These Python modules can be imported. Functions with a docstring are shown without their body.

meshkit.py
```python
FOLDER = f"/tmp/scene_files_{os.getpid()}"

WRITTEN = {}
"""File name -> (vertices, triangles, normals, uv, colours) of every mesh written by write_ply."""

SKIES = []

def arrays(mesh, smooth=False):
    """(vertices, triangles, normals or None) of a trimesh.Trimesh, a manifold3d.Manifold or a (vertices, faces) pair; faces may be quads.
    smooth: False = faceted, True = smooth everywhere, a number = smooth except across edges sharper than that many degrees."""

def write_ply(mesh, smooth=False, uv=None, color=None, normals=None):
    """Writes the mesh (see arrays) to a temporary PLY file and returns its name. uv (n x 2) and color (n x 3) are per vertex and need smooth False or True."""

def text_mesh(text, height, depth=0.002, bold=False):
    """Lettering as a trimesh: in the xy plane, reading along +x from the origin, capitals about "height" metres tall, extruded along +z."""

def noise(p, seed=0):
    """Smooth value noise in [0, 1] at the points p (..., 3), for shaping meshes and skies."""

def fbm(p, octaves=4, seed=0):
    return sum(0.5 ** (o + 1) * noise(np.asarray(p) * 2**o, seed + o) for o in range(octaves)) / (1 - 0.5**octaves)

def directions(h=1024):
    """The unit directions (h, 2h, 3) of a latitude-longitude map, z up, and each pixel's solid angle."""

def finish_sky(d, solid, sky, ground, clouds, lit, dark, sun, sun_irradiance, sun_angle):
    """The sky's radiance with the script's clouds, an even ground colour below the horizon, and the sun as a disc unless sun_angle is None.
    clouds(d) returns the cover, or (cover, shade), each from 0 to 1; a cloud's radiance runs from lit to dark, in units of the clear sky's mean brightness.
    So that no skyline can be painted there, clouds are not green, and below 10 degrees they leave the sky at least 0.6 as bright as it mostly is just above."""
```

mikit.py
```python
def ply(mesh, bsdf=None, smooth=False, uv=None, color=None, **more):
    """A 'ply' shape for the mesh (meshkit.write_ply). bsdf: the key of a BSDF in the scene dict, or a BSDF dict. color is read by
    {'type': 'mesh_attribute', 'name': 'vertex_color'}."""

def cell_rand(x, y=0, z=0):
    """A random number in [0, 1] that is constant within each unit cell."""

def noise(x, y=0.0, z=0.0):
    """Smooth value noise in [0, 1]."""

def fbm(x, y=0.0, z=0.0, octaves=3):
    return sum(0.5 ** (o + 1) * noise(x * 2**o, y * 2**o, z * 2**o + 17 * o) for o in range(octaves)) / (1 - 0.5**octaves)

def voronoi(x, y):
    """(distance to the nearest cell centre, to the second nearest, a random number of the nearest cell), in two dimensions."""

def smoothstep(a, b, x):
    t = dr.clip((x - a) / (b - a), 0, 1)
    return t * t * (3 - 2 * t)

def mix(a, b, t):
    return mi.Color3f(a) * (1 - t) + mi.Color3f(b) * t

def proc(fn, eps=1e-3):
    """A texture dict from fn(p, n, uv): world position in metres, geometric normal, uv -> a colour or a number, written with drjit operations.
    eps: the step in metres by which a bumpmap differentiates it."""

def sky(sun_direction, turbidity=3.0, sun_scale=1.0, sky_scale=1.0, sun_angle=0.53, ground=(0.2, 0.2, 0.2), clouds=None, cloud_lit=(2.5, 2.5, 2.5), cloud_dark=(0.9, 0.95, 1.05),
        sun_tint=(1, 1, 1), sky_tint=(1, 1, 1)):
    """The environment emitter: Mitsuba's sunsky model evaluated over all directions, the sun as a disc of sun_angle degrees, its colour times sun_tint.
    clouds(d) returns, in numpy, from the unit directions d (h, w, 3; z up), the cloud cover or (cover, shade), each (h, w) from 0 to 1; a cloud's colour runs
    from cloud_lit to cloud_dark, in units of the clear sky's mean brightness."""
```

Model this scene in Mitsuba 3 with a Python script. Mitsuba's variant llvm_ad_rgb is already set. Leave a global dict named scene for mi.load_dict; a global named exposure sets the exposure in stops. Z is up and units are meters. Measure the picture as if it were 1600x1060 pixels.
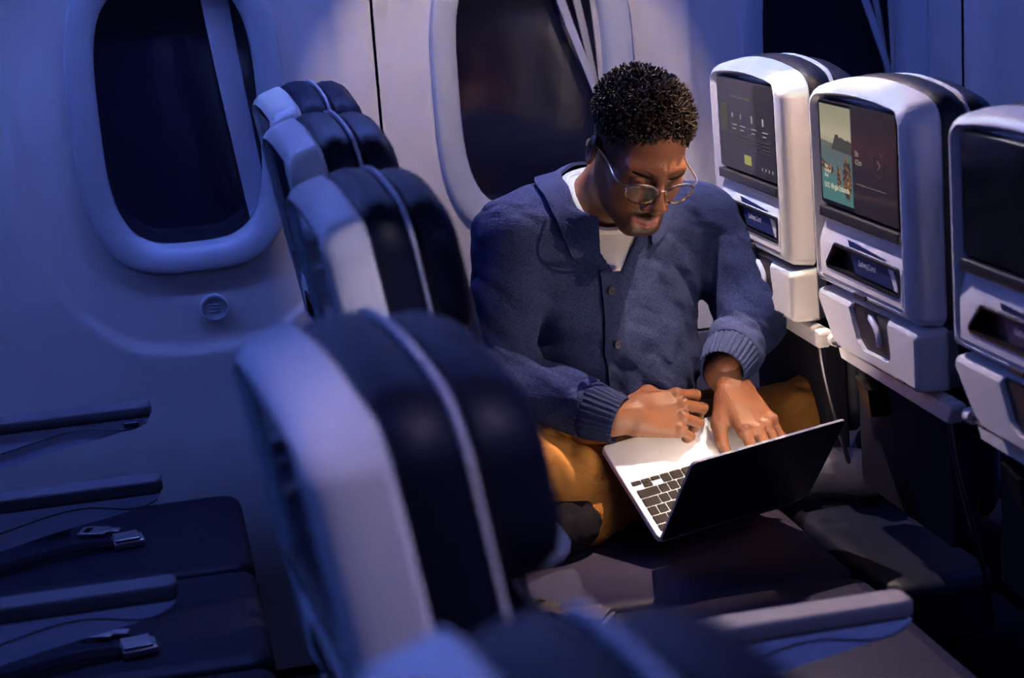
import math, random, numpy as np, trimesh, mitsuba as mi, mikit, meshkit, drjit as dr
import manifold3d as m3
from shapely.geometry import Polygon, box as sbox
from scipy.spatial.transform import Rotation as Rot

T = mi.ScalarTransform4f
scene, labels = {'type': 'scene'}, {}
rng = np.random.default_rng(7)
random.seed(7)

# ------------------------------------------------------------------ camera
FPX, PITCH, YAW, ROLL = 2758.0, 0.237, 0.198, -0.072
CAM = np.array([0.0, -3.21, 1.46])
FW = np.array([math.sin(YAW) * math.cos(PITCH), math.cos(YAW) * math.cos(PITCH), -math.sin(PITCH)])
R0 = np.array([math.cos(YAW), -math.sin(YAW), 0]); U0 = np.cross(R0, FW)
UP = -math.sin(ROLL) * R0 + math.cos(ROLL) * U0
scene['camera'] = {'type': 'thinlens', 'fov': math.degrees(2 * math.atan(800 / FPX)), 'fov_axis': 'x', 'near_clip': 0.05, 'far_clip': 60.0,
                   'aperture_radius': 0.0075, 'focus_distance': 2.82,
                   'to_world': T().look_at(origin=CAM.tolist(), target=(CAM + FW).tolist(), up=UP.tolist())}
exposure = 0.0

# ------------------------------------------------------------------ light
def rgb(c): return {'type': 'rgb', 'value': [float(x) for x in c]}
scene['night_sky'] = {'type': 'constant', 'radiance': rgb((0.0045, 0.0042, 0.018))}
BLUE = np.array([0.07, 0.19, 1.0])
LAV = np.array([0.42, 0.40, 0.85])
WARM = np.array([1.0, 0.66, 0.42])
STRIPS = [  # label, x0, x1, y, z, width, radiance, tilt towards the wall in degrees
    ('blue light strip along the rear half of the sidewall top', -1.6, 0.75, -0.30, 1.715, 0.05, BLUE * 42 + LAV * 10, -10),
    ('blue light strip along the forward half of the sidewall top', 0.85, 3.2, -0.30, 1.715, 0.05, BLUE * 12, -10),
    ('blue ceiling light strip at the rear of the cabin', -1.9, -0.2, -2.2, 2.05, 0.09, BLUE * 14, -8),
    ('lavender ceiling light strip over the aisle', 0.0, 1.5, -3.0, 2.1, 0.10, LAV * 6.0 + BLUE * 4, 20),
    ('added pale blue fill strip under the ceiling over the forward seats', 1.0, 2.7, -2.3, 2.06, 0.10, LAV * 6.0 + BLUE * 8, 12),  # added to brighten the near sides of the seats ahead
]
READING = dict(pos=(1.10, -0.66, 1.66), target=(0.79, -0.63, 0.66), inten=WARM * 14.5, beam=7, cut=16)
READING6 = dict(pos=(0.36, -1.85, 1.69), target=(0.20, -1.48, 1.02), inten=np.array([1.9, 1.65, 2.0]), beam=5, cut=9)  # added fill for the near side of the small seat back, lamp made up
READING5 = dict(pos=(1.28, -1.22, 1.64), target=(0.80, -0.64, 1.04), inten=WARM * 4.2, beam=5, cut=10.5)  # added fill aimed at the face, no such lamp known
READING2 = dict(pos=(0.78, -0.36, 1.68), target=(0.98, -0.70, 0.90), inten=np.array([1.0, .78, .68]) * 6.5, beam=25, cut=52)
READING4 = dict(pos=(0.67, -0.62, 1.66), target=(0.67, 0.0, 1.13), inten=np.array([1.0, .74, .50]) * 1.2, beam=22, cut=27)
READING3 = dict(pos=(0.35, -2.38, 1.68), target=(0.12, -2.06, 0.85), inten=(LAV * .7 + WARM * .25) * 1.1, beam=12, cut=25)  # made-up spot to brighten the near side of the foreground seat back
for k, L in enumerate((READING, READING2, READING3, READING4, READING5, READING6)):  # includes the added fill lights defined above
    scene['reading_or_fill_beam' + ('' if k == 0 else '_%03d' % k)] = {'type': 'spot', 'intensity': rgb(L['inten']), 'sampling_weight': 2.0, 'cutoff_angle': L['cut'], 'beam_width': L['beam'],
        'to_world': T().look_at(origin=list(L['pos']), target=list(L['target']), up=[1, 0, 0])}
SCREEN_GLOW = np.array([1.0, 0.78, 0.62]) * 9.0

# ------------------------------------------------------------------ helpers
def numbered(name):
    if name not in used: used.add(name); return name
    k = 1
    while '%s_%03d' % (name, k) in used: k += 1
    used.add('%s_%03d' % (name, k)); return '%s_%03d' % (name, k)
used = set()

def thing(name, label, cat, group=None):
    key = numbered(name)
    labels[key] = {'label': label, 'category': cat}
    if group: labels[key]['group'] = group
    return key

def put(key, shape, tw=None, label=None, kind=None, cat=None, group=None):
    key = numbered(key)
    scene[key] = dict(shape) if tw is None else {**shape, 'to_world': tw}
    d = {}
    if label: d['label'] = label
    if kind: d['kind'] = kind
    if cat: d['category'] = cat
    if group: d['group'] = group
    if d: labels[key] = d
    return key

def P(mesh, mat, smooth=35, **kw): return mikit.ply(mesh, mat, smooth=smooth, **kw)
def mesh_of(man):
    m = man.to_mesh(); return trimesh.Trimesh(m.vert_properties[:, :3], m.tri_verts, process=False)
def hull(pts): return m3.Manifold.hull_points(np.ascontiguousarray(pts, dtype=np.float64))
def man_of(tm): return m3.Manifold(m3.Mesh(np.asarray(tm.vertices, np.float32), np.asarray(tm.faces, np.uint32)))
def cat(*ms): return trimesh.util.concatenate([mesh_of(m) if hasattr(m, 'to_mesh') else m for m in ms])

def rbox(x0, x1, y0, y1, z0, z1, r=0.004, n=8):
    r = min(r, (x1 - x0) / 2.001, (y1 - y0) / 2.001, (z1 - z0) / 2.001)
    s = trimesh.creation.icosphere(2 if n > 8 else 1, r).vertices
    pts = [s + c for c in [(a, b, c) for a in (x0 + r, x1 - r) for b in (y0 + r, y1 - r) for c in (z0 + r, z1 - r)]]
    return hull(np.vstack(pts))

def rpoly(pts, r, n=6):
    p = Polygon(pts)
    q = p.buffer(-r, join_style='mitre').buffer(r, quad_segs=n)
    return q

def ring(poly, inset, n=None):
    q = poly.buffer(-inset, quad_segs=6) if inset else poly
    return np.array(q.exterior.coords)[:-1]

def loft_x(poly, levels):
    """convex solid: polygon (Y,Z) swept along x; levels = [(x, inset)]"""
    pts = []
    for x, ins in levels:
        r = ring(poly, ins); pts.append(np.column_stack([np.full(len(r), x), r]))
    return hull(np.vstack(pts))

def loft_z(poly, levels):
    pts = []
    for z, ins in levels:
        r = ring(poly, ins); pts.append(np.column_stack([r, np.full(len(r), z)]))
    return hull(np.vstack(pts))

def extrude(pts, h, axis='z'):
    m = trimesh.creation.extrude_polygon(Polygon(pts) if not hasattr(pts, 'exterior') else pts, h, engine='earcut')
    return m

def tube(path, r, n=10):
    path = np.asarray(path, float)
    rs = np.full(len(path), r) if np.isscalar(r) else np.asarray(r)
    tang = np.gradient(path, axis=0); tang /= np.linalg.norm(tang, axis=1, keepdims=True)
    up = np.array([0, 0, 1.0]) if abs(tang[0][2]) < .9 else np.array([1.0, 0, 0])
    V = []; a = np.linspace(0, 2 * np.pi, n, endpoint=False)
    nrm = np.cross(tang[0], up); nrm /= np.linalg.norm(nrm)
    for i in range(len(path)):
        nrm = nrm - tang[i] * (nrm @ tang[i]); nrm /= np.linalg.norm(nrm); b = np.cross(tang[i], nrm)
        V.append(path[i] + rs[i] * (np.cos(a)[:, None] * nrm + np.sin(a)[:, None] * b))
    V = np.vstack(V); Fc = []
    for i in range(len(path) - 1):
        for j in range(n):
            p, q = i * n + j, i * n + (j + 1) % n
            Fc += [[p, q, q + n], [p, q + n, p + n]]
    c0, c1 = len(V), len(V) + 1
    V = np.vstack([V, path[0], path[-1]])
    for j in range(n):
        Fc.append([c0, (j + 1) % n, j]); e = (len(path) - 1) * n
        Fc.append([c1, e + j, e + (j + 1) % n])
    m = trimesh.Trimesh(V, Fc, process=False); m.fix_normals(); return m

def spline(pts, n=40):
    from scipy.interpolate import CubicSpline
    pts = np.asarray(pts, float); t = np.r_[0, np.cumsum(np.linalg.norm(np.diff(pts, axis=0), axis=1))]
    return CubicSpline(t, pts)(np.linspace(0, t[-1], n))

# ---- signed distance modelling: sparse surface nets
def nets(fn, lo, hi, h):
    lo = np.asarray(lo, float); n = np.ceil((np.asarray(hi) - lo) / h).astype(int); B = 8
    nb = (n + B - 1) // B; n = nb * B
    fn0, top = fn, lo + (n - 1) * h
    fn = lambda p: np.maximum(fn0(p), np.maximum((lo + 2.5 * h - p).max(1), (p - top + 2.5 * h).max(1)))   # closed at the grid's edge
    ci = np.stack(np.meshgrid(*[np.arange(k) for k in nb], indexing='ij'), -1).reshape(-1, 3)
    cd = fn(lo + (ci * B + (B - 1) / 2) * h)
    G = np.repeat(np.repeat(np.repeat(np.where(cd > 0, 1.0, -1.0).astype(np.float32).reshape(nb), B, 0), B, 1), B, 2)
    act = ci[np.abs(cd) < B * h * 1.5]
    off = np.stack(np.meshgrid(*[np.arange(B)] * 3, indexing='ij'), -1).reshape(-1, 3)
    for s in range(0, len(act), 400):
        idx = (act[s:s + 400, None, :] * B + off[None]).reshape(-1, 3)
        G[idx[:, 0], idx[:, 1], idx[:, 2]] = fn(lo + idx * h)
    S = G < 0
    cnt = sum(S[a:n[0] - 1 + a, b:n[1] - 1 + b, c:n[2] - 1 + c].astype(np.int8) for a in (0, 1) for b in (0, 1) for c in (0, 1))
    cells = np.argwhere((cnt > 0) & (cnt < 8)); vid = -np.ones(n - 1, int); vid[tuple(cells.T)] = np.arange(len(cells))
    acc = np.zeros((len(cells), 3)); k = np.zeros(len(cells))
    cor = [(a, b, c) for a in (0, 1) for b in (0, 1) for c in (0, 1)]
    for i in range(8):
        for j in range(i + 1, 8):
            if sum(abs(np.subtract(cor[i], cor[j]))) != 1: continue
            a = G[tuple((cells + cor[i]).T)]; b = G[tuple((cells + cor[j]).T)]; m = (a < 0) != (b < 0)
            t = np.where(m, a / np.where(m, a - b, 1), 0)[:, None]
            p = np.array(cor[i]) + t * (np.subtract(cor[j], cor[i]))
            acc += np.where(m[:, None], p, 0); k += m
    V = lo + (cells + acc / k[:, None]) * h
    F = []
    for ax in range(3):
        u, w = (ax + 1) % 3, (ax + 2) % 3
        sl0 = [slice(1, n[i] - 1) for i in range(3)]; sl1 = list(sl0); sl1[ax] = slice(2, n[ax])
        A, Bq = S[tuple(sl0)], S[tuple(sl1)]
        e = np.argwhere(A != Bq) + 1; flip = S[tuple(e.T)]
        eu, ew = np.eye(3, dtype=int)[u], np.eye(3, dtype=int)[w]
        q = np.stack([vid[tuple((e - eu - ew).T)], vid[tuple((e - ew).T)], vid[tuple(e.T)], vid[tuple((e - eu).T)]], 1)
        q = np.where(flip[:, None], q, q[:, ::-1]); F += [q[:, [0, 1, 2]], q[:, [0, 2, 3]]]
    return trimesh.Trimesh(V, np.vstack(F), process=False)

def cone(p, a, b, ra, rb):
    a = np.asarray(a, float); ba = np.asarray(b, float) - a
    t = np.clip((p - a) @ ba / max(ba @ ba, 1e-12), 0, 1)
    return np.linalg.norm(p - a - t[:, None] * ba, axis=1) - (ra + (rb - ra) * t)
def chain(p, pts, rs, k=0.02):
    d = None
    for i in range(len(pts) - 1):
        e = cone(p, pts[i], pts[i + 1], rs[i], rs[i + 1]); d = e if d is None else smin(d, e, k)
    return d
def ell(p, c, r, R=None):
    q = p - np.asarray(c, float)
    if R is not None: q = q @ R
    q = q / np.asarray(r, float); k0 = np.linalg.norm(q, axis=1); k1 = np.linalg.norm(q / np.asarray(r, float), axis=1)
    return k0 * (k0 - 1) / np.maximum(k1, 1e-9)
def smin(a, b, k):
    h = np.clip(0.5 + 0.5 * (b - a) / k, 0, 1); return b + (a - b) * h - k * h * (1 - h)
def smax(a, b, k): return -smin(-a, -b, k)
def nz(p, f, seed=0): return meshkit.noise(np.asarray(p) * f, seed) - 0.5
def clean(m):
    m.merge_vertices(); m.update_faces(m.nondegenerate_faces()); m.remove_unreferenced_vertices(); return m

# ------------------------------------------------------------------ materials
def mat(name, d, two=True):
    scene[name] = {'type': 'twosided', 'bsdf': d} if two else d
    return name
def pr(c, rough=0.5, spec=0.5, metal=0.0, **kw):
    return {'type': 'principled', 'base_color': c if isinstance(c, dict) else rgb(c), 'roughness': rough, 'specular': spec, 'metallic': metal, **kw}
def bump(d, fn, scale, eps=1e-3): return {'type': 'bumpmap', 'arbitrary': mikit.proc(fn, eps), 'scale': scale, 'bsdf': d}
F3 = mikit.fbm
mat('m_wall', pr(mikit.proc(lambda p, n, uv: mikit.mix((.62, .60, .60), (.66, .64, .64), F3(p.x * 3, p.y * 3, p.z * 3))), 0.55, 0.35))
mat('m_frame', pr((.44, .47, .53), 0.4, 0.4))
mat('m_dado', pr((.10, .10, .13), 0.6, 0.3))
mat('m_gap', pr((.015, .015, .02), 0.8, 0.1))
mat('m_outer', pr((.008, .008, .02), 0.12, 0.4))
mat('m_reflection_strip', pr((.50, .52, .60), 0.5, 0.3))  # pale strips behind the panes that imitate cabin reflections
mat('m_shell', pr((.66, .645, .64), 0.42, 0.45))
mat('m_tray', pr((.60, .58, .57), 0.45, 0.4))
mat('m_leather', bump(pr(mikit.proc(lambda p, n, uv: mikit.mix((.0035, .0045, .014), (.0055, .007, .019), F3(p.x * 30, p.y * 30, p.z * 30))), 0.48, 0.17),
    lambda p, n, uv: mikit.noise(p.x * 900, p.y * 900, p.z * 900), 0.00012, 3e-4))
mat('m_seatleather', bump(pr(mikit.proc(lambda p, n, uv: mikit.mix((.015, .014, .033), (.021, .019, .044), F3(p.x * 20, p.y * 20, p.z * 20))), 0.5, 0.2),
    lambda p, n, uv: mikit.noise(p.x * 700, p.y * 700, p.z * 700), 0.00015, 3e-4))
mat('m_piping', pr((.60, .58, .60), 0.4, 0.4))
mat('m_black', pr((.006, .006, .008), 0.25, 0.5))
mat('m_screen', pr((.006, .006, .010), 0.07, 0.5))
mat('m_bezel', pr((.02, .018, .020), 0.3, 0.5))
mat('m_darkplastic', pr((.022, .018, .022), 0.45, 0.4))
mat('m_metal', pr((.62, .60, .60), 0.22, 0.5, 1.0))
mat('m_darkmetal', pr((.12, .12, .14), 0.35, 0.5, 1.0))
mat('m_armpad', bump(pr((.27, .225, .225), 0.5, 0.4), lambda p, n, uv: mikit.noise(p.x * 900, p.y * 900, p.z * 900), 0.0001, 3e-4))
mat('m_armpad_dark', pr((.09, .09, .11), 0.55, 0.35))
mat('m_fairing', pr((.58, .64, .84), 0.45, 0.4))
mat('m_carpet', pr((.012, .012, .018), 0.95, 0.05))
mat('m_bin', pr((.55, .55, .58), 0.5, 0.3))
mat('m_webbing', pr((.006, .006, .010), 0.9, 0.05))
mat('m_card', pr((.012, .020, .075), 0.35, 0.4))
mat('m_cardedge', pr((.55, .53, .55), 0.5, 0.3))
mat('m_print', pr((.62, .62, .66), 0.6, 0.2))
mat('m_cable', pr((.6, .6, .62), 0.5, 0.3))

def knit(c1, c2, f=420.0):
    def col(p, n, uv): return mikit.mix(c1, c2, dr.clip(1.6 * mikit.noise(p.x * f, p.y * f, p.z * f) - .4 + .5 * F3(p.x * 30, p.y * 30, p.z * 30), 0, 1))
    return bump(pr(mikit.proc(col), 0.9, 0.12, sheen=0.25), lambda p, n, uv: mikit.noise(p.x * f, p.y * f, p.z * f) + .6 * mikit.noise(p.x * f * .4, p.y * f * .4, p.z * f * .4), 0.0011, 6e-4)
mat('m_wool', knit((.0055, .0095, .040), (.023, .034, .096), 750.0))
mat('m_woolrib', knit((.005, .0085, .036), (.018, .027, .078), 750.0))
mat('m_tee', pr((.62, .58, .55), 0.85, 0.1))
mat('m_trousers', bump(pr(mikit.proc(lambda p, n, uv: mikit.mix((.200, .085, .018), (.26, .115, .026), F3(p.x * 60, p.y * 60, p.z * 60))), 0.8, 0.2),
    lambda p, n, uv: mikit.noise(p.x * 800, p.y * 800, p.z * 800), 0.0002, 4e-4))
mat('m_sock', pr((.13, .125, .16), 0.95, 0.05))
mat('m_skin', pr({'type': 'mesh_attribute', 'name': 'vertex_color'}, 0.48, 0.32))
mat('m_hair', pr((.012, .007, .005), 0.6, 0.25))
mat('m_brow', pr((.010, .007, .005), 0.9, 0.0))
mat('m_eye', pr((.55, .50, .47), 0.15, 0.5))
mat('m_iris', pr((.02, .010, .006), 0.1, 0.5))
mat('m_tortoise', pr(mikit.proc(lambda p, n, uv: mikit.mix((.03, .014, .008), (.30, .18, .09), mikit.smoothstep(.45, .7, F3(p.x * 140, p.y * 140, p.z * 140)))), 0.15, 0.6))
mat('m_gold', pr((.75, .62, .5), 0.2, 0.5, 1.0))
mat('m_lens', {'type': 'thindielectric', 'int_ior': 1.12}, False)
mat('m_pane', {'type': 'thindielectric', 'int_ior': 1.3}, False)
mat('m_alu', pr((.80, .79, .78), 0.38, 0.5, 0.12))
mat('m_lid', pr((.020, .021, .028), 0.38, 0.5, 0.4))
mat('m_key', pr((.010, .009, .010), 0.7, 0.12))
mat('m_button', pr((.02, .022, .035), 0.3, 0.5))

# ------------------------------------------------------------------ cabin shell
def superel(cx, cz, a, b, e=3.4, n=128):
    t = np.linspace(0, 2 * np.pi, n, endpoint=False); c, s = np.cos(t), np.sin(t)
    return np.column_stack([cx + a * np.sign(c) * np.abs(c) ** (2 / e), cz + b * np.sign(s) * np.abs(s) ** (2 / e)])
WINX = [-0.55, 0.071, 0.724, 1.318, 1.945]; WZ, WA, WB = 1.150, 0.141, 0.236
def wall_y(x, z):
    """depth of the sidewall's inner face: leans in towards the top, dished round each window, a crest between windows"""
    x, z = np.asarray(x, float), np.asarray(z, float)
    y = -np.maximum(z - 1.25, 0) ** 2 * 0.9 + np.maximum(0.7 - z, 0) ** 2 * 0.25
    d = np.full(x.shape, 9.0)
    for cx in WINX:
        q = (np.abs((x - cx) / 0.292) ** 2.6 + np.abs((z - WZ) / 0.438) ** 2.6) ** (1 / 2.6)
        d = np.minimum(d, q)
    s = np.clip((1.0 - d) / 0.035, 0, 1); y = y + 0.010 * s * s * (3 - 2 * s) + 0.02 * np.clip(0.95 - d, 0, .5)
    return y
def wall_panel(x0, x1, z0, z1, hole=True):
    xs = np.linspace(x0, x1, int((x1 - x0) / 0.010)); zs = np.linspace(z0, z1, int((z1 - z0) / 0.010))
    X, Z = np.meshgrid(xs, zs, indexing='ij'); Y = wall_y(X, Z)
    e = np.minimum(X - x0, x1 - X); Y = Y + 0.006 * np.clip(1 - e / 0.012, 0, 1) ** 2
    V = np.stack([X, Y, Z], -1).reshape(-1, 3); nx, nzz = X.shape
    i, j = np.meshgrid(np.arange(nx - 1), np.arange(nzz - 1), indexing='ij'); a = (i * nzz + j).ravel()
    Fq = np.column_stack([a, a + nzz, a + nzz + 1, a + 1])
    c = V[Fq].mean(1); keep = np.ones(len(Fq), bool)
    for cx in WINX:
        keep &= (np.abs((c[:, 0] - cx) / (WA + .03)) ** 3.4 + np.abs((c[:, 2] - WZ) / (WB + .03)) ** 3.4) > 1
    Fq = Fq[keep]
    m = trimesh.Trimesh(V, np.vstack([Fq[:, [0, 1, 2]], Fq[:, [0, 2, 3]]]), process=False)
    m.remove_unreferenced_vertices(); return m
def plain_box(x0, x1, y0, y1, z0, z1):
    m = trimesh.creation.box((x1 - x0, y1 - y0, z1 - z0)); m.apply_translation(((x0 + x1) / 2, (y0 + y1) / 2, (z0 + z1) / 2)); return m
# dark airframe behind the trim panels, left open at the windows by being set far back
put('wall_left', P(plain_box(-2.0, 3.4, 0.16, 0.20, 0.0, 2.3), 'm_gap', False), kind='structure')
for x0, x1 in ((-2.0, -0.79), (-0.785, 0.428), (0.433, 1.584), (1.589, 3.4)):
    put('wall_left__panel', P(wall_panel(x0, x1, 0.645 if x0 > .4 else 0.02, 1.72), 'm_wall', True), kind='structure')
for x0, x1 in ((0.433, 3.4),):
    put('wall_left__kick_panel', P(rbox(x0, x1, 0.0, 0.03, 0.02, 0.116 if x0 < 0 else 0.640, .006), 'm_dado' if x0 > 0 else 'm_wall', 35), kind='structure')
put('floor', P(plain_box(-2.0, 3.4, -5.8, 0.16, -0.05, 0.0), 'm_carpet', False), kind='structure')
put('ceiling', P(plain_box(-2.0, 3.4, -5.8, 0.16, 2.25, 2.30), 'm_bin', False), kind='structure')
put('wall_right', P(plain_box(-2.0, 3.4, -5.85, -5.8, 0.0, 2.3), 'm_bin', False), kind='structure')
put('wall_rear', P(plain_box(-2.05, -2.0, -5.8, 0.16, 0.0, 2.3), 'm_bin', False), kind='structure')
put('wall_front', P(plain_box(3.4, 3.45, -5.8, 0.16, 0.0, 2.3), 'm_bin', False), kind='structure')
put('trim_1', P(plain_box(-2.0, 3.4, -0.78, 0.1, 1.73, 2.25), 'm_bin', False), kind='structure')   # underside and front of the stowage bins
for name, x0, x1, y, z, w, rad, tilt in STRIPS:
    key = thing('light_strip', name, 'light')
    tw = T().translate([(x0 + x1) / 2, y, z]).rotate([1, 0, 0], tilt)
    l = x1 - x0
    put(key + '__housing', P(plain_box(-l / 2, l / 2, -w / 2 - .01, w / 2 + .01, 0.002, 0.02), 'm_bin', False), tw)
    lens = trimesh.Trimesh([[-l / 2, -w / 2, 0], [l / 2, -w / 2, 0], [l / 2, w / 2, 0], [-l / 2, w / 2, 0]], [[0, 2, 1], [0, 3, 2]], process=False)
    put(key + '__diffuser', {**P(lens, 'm_bin', False), 'emitter': {'type': 'area', 'radiance': rgb(rad)}}, tw)
for k, L in enumerate((READING, READING2, READING3, READING4, READING5, READING6)):  # the added fill lights get a lamp ring too
    key = thing('reading_or_fill_lamp', 'reading lamp in the panel over the %s' % (('laptop', 'row of seats', 'foreground seats, made up as fill light', 'middle window', 'seat ahead, made up to light the face of the man', 'small seat backs, made up to brighten their near side')[k]), 'lamp')
    x, y, z = L['pos']
    ringm = m3.Manifold.cylinder(0.03, 0.035, 0.030, 40) - m3.Manifold.cylinder(0.2, 0.022, 0.022, 40).translate((0, 0, -.05))
    put(key + '__ring', P(mesh_of(ringm), 'm_shell', 35), T().translate([x, y, z + .012]))

def oval_ring(cx, cz, prof, n=128):
    """prof: list of (offset from the glass edge, y)"""
    V, Fq = [], []
    for k, (o, y) in enumerate(prof):
        q = superel(cx, cz, WA + o, WB + o, 3.4 - 2.0 * o, n); V.append(np.column_stack([q[:, 0], np.full(n, y), q[:, 1]]))
    V = np.vstack(V)
    for k in range(len(prof) - 1):
        for j in range(n):
            a, b = k * n + j, k * n + (j + 1) % n; Fq.append([a, b, b + n, a + n])
    return V, np.array(Fq)
def disc(cx, cz, grow, y, n=96):
    q = superel(cx, cz, WA + grow, WB + grow, 3.4, n)
    V = np.vstack([np.column_stack([q[:, 0], np.full(n, y), q[:, 1]]), [[cx, y, cz]]])
    return trimesh.Trimesh(V, [[n, (j + 1) % n, j] for j in range(n)], process=False)
def strip3(a, b, w0, w1, thick=.006):
    """a bent ribbon with thickness in the window well: centre line a..b (lists of (x,y,z)), widths"""
    a = spline(a, 28); w = np.linspace(w0, w1, 28); V = []
    for (x, y, z), ww in zip(a, w): V += [[x - ww / 2, y, z], [x + ww / 2, y + b, z], [x + ww / 2, y + b + thick, z], [x - ww / 2, y + thick, z]]
    Fq = []
    for i in range(27):
        for j in range(4): p, q = 4 * i + j, 4 * i + (j + 1) % 4; Fq.append([p, q, q + 4, p + 4])
    Fq += [[3, 2, 1, 0], [108, 109, 110, 111]]
    return np.array(V), np.array(Fq)
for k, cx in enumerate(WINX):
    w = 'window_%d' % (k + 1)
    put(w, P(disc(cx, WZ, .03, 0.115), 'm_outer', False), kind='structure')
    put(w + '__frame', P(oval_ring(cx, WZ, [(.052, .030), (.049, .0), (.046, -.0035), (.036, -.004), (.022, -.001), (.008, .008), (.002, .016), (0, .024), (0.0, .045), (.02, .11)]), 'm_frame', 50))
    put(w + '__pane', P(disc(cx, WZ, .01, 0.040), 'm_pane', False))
    if k == 1:  # strip shaped and coloured like a reflection in the pane
        put(w + '__rib_or_reflection', P(strip3([(cx + .082, .06, 1.39), (cx + .094, .06, 1.25), (cx + .112, .06, 1.08), (cx + .128, .06, .94)], .012, .050, .040), 'm_reflection_strip', 35))
    else:  # bent strips added in place of cabin reflections in the glass
        put(w + '__rib_or_reflection', P(strip3([(cx + .045, .055, 1.42), (cx + .070, .055, 1.30), (cx + .105, .055, 1.19), (cx + .135, .055, 1.10)], .008, .022, .014), 'm_reflection_strip', 35))
        put(w + '__rib_or_reflection', P(strip3([(cx + .075, .075, 1.42), (cx + .105, .075, 1.30), (cx + .125, .075, 1.19), (cx + .142, .075, 1.08)], .008, .018, .012), 'm_reflection_strip', 35))
        put(w + '__rib_or_reflection', P(strip3([(cx + .118, .050, 1.40), (cx + .134, .050, 1.28), (cx + .141, .050, 1.15), (cx + .141, .050, 1.0)], .006, .016, .012), 'm_shell', 35))
# round call-button cap on the sidewall
yb = float(wall_y(0.094, 0.793))
key = thing('wall_cap', 'round pale cap with a raised rim on the sidewall below the left window', 'cap')
capm = cat(m3.Manifold.cylinder(0.006, 0.022, 0.020, 48), (m3.Manifold.cylinder(0.010, 0.0265, 0.024, 48) - m3.Manifold.cylinder(.1, .0205, .0205, 48).translate((0, 0, -.05))))
tw = T().translate([0.094, yb - 0.001, 0.793]).rotate([1, 0, 0], 90)
put(key + '__rim', P(capm, 'm_frame', 30), tw)
for q in (-.006, 0, .006): put(key + '__rib_or_reflection', P(rbox(-.011, .011, q - .001, q + .001, .005, .0075, .0008), 'm_frame', 30), tw)

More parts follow.
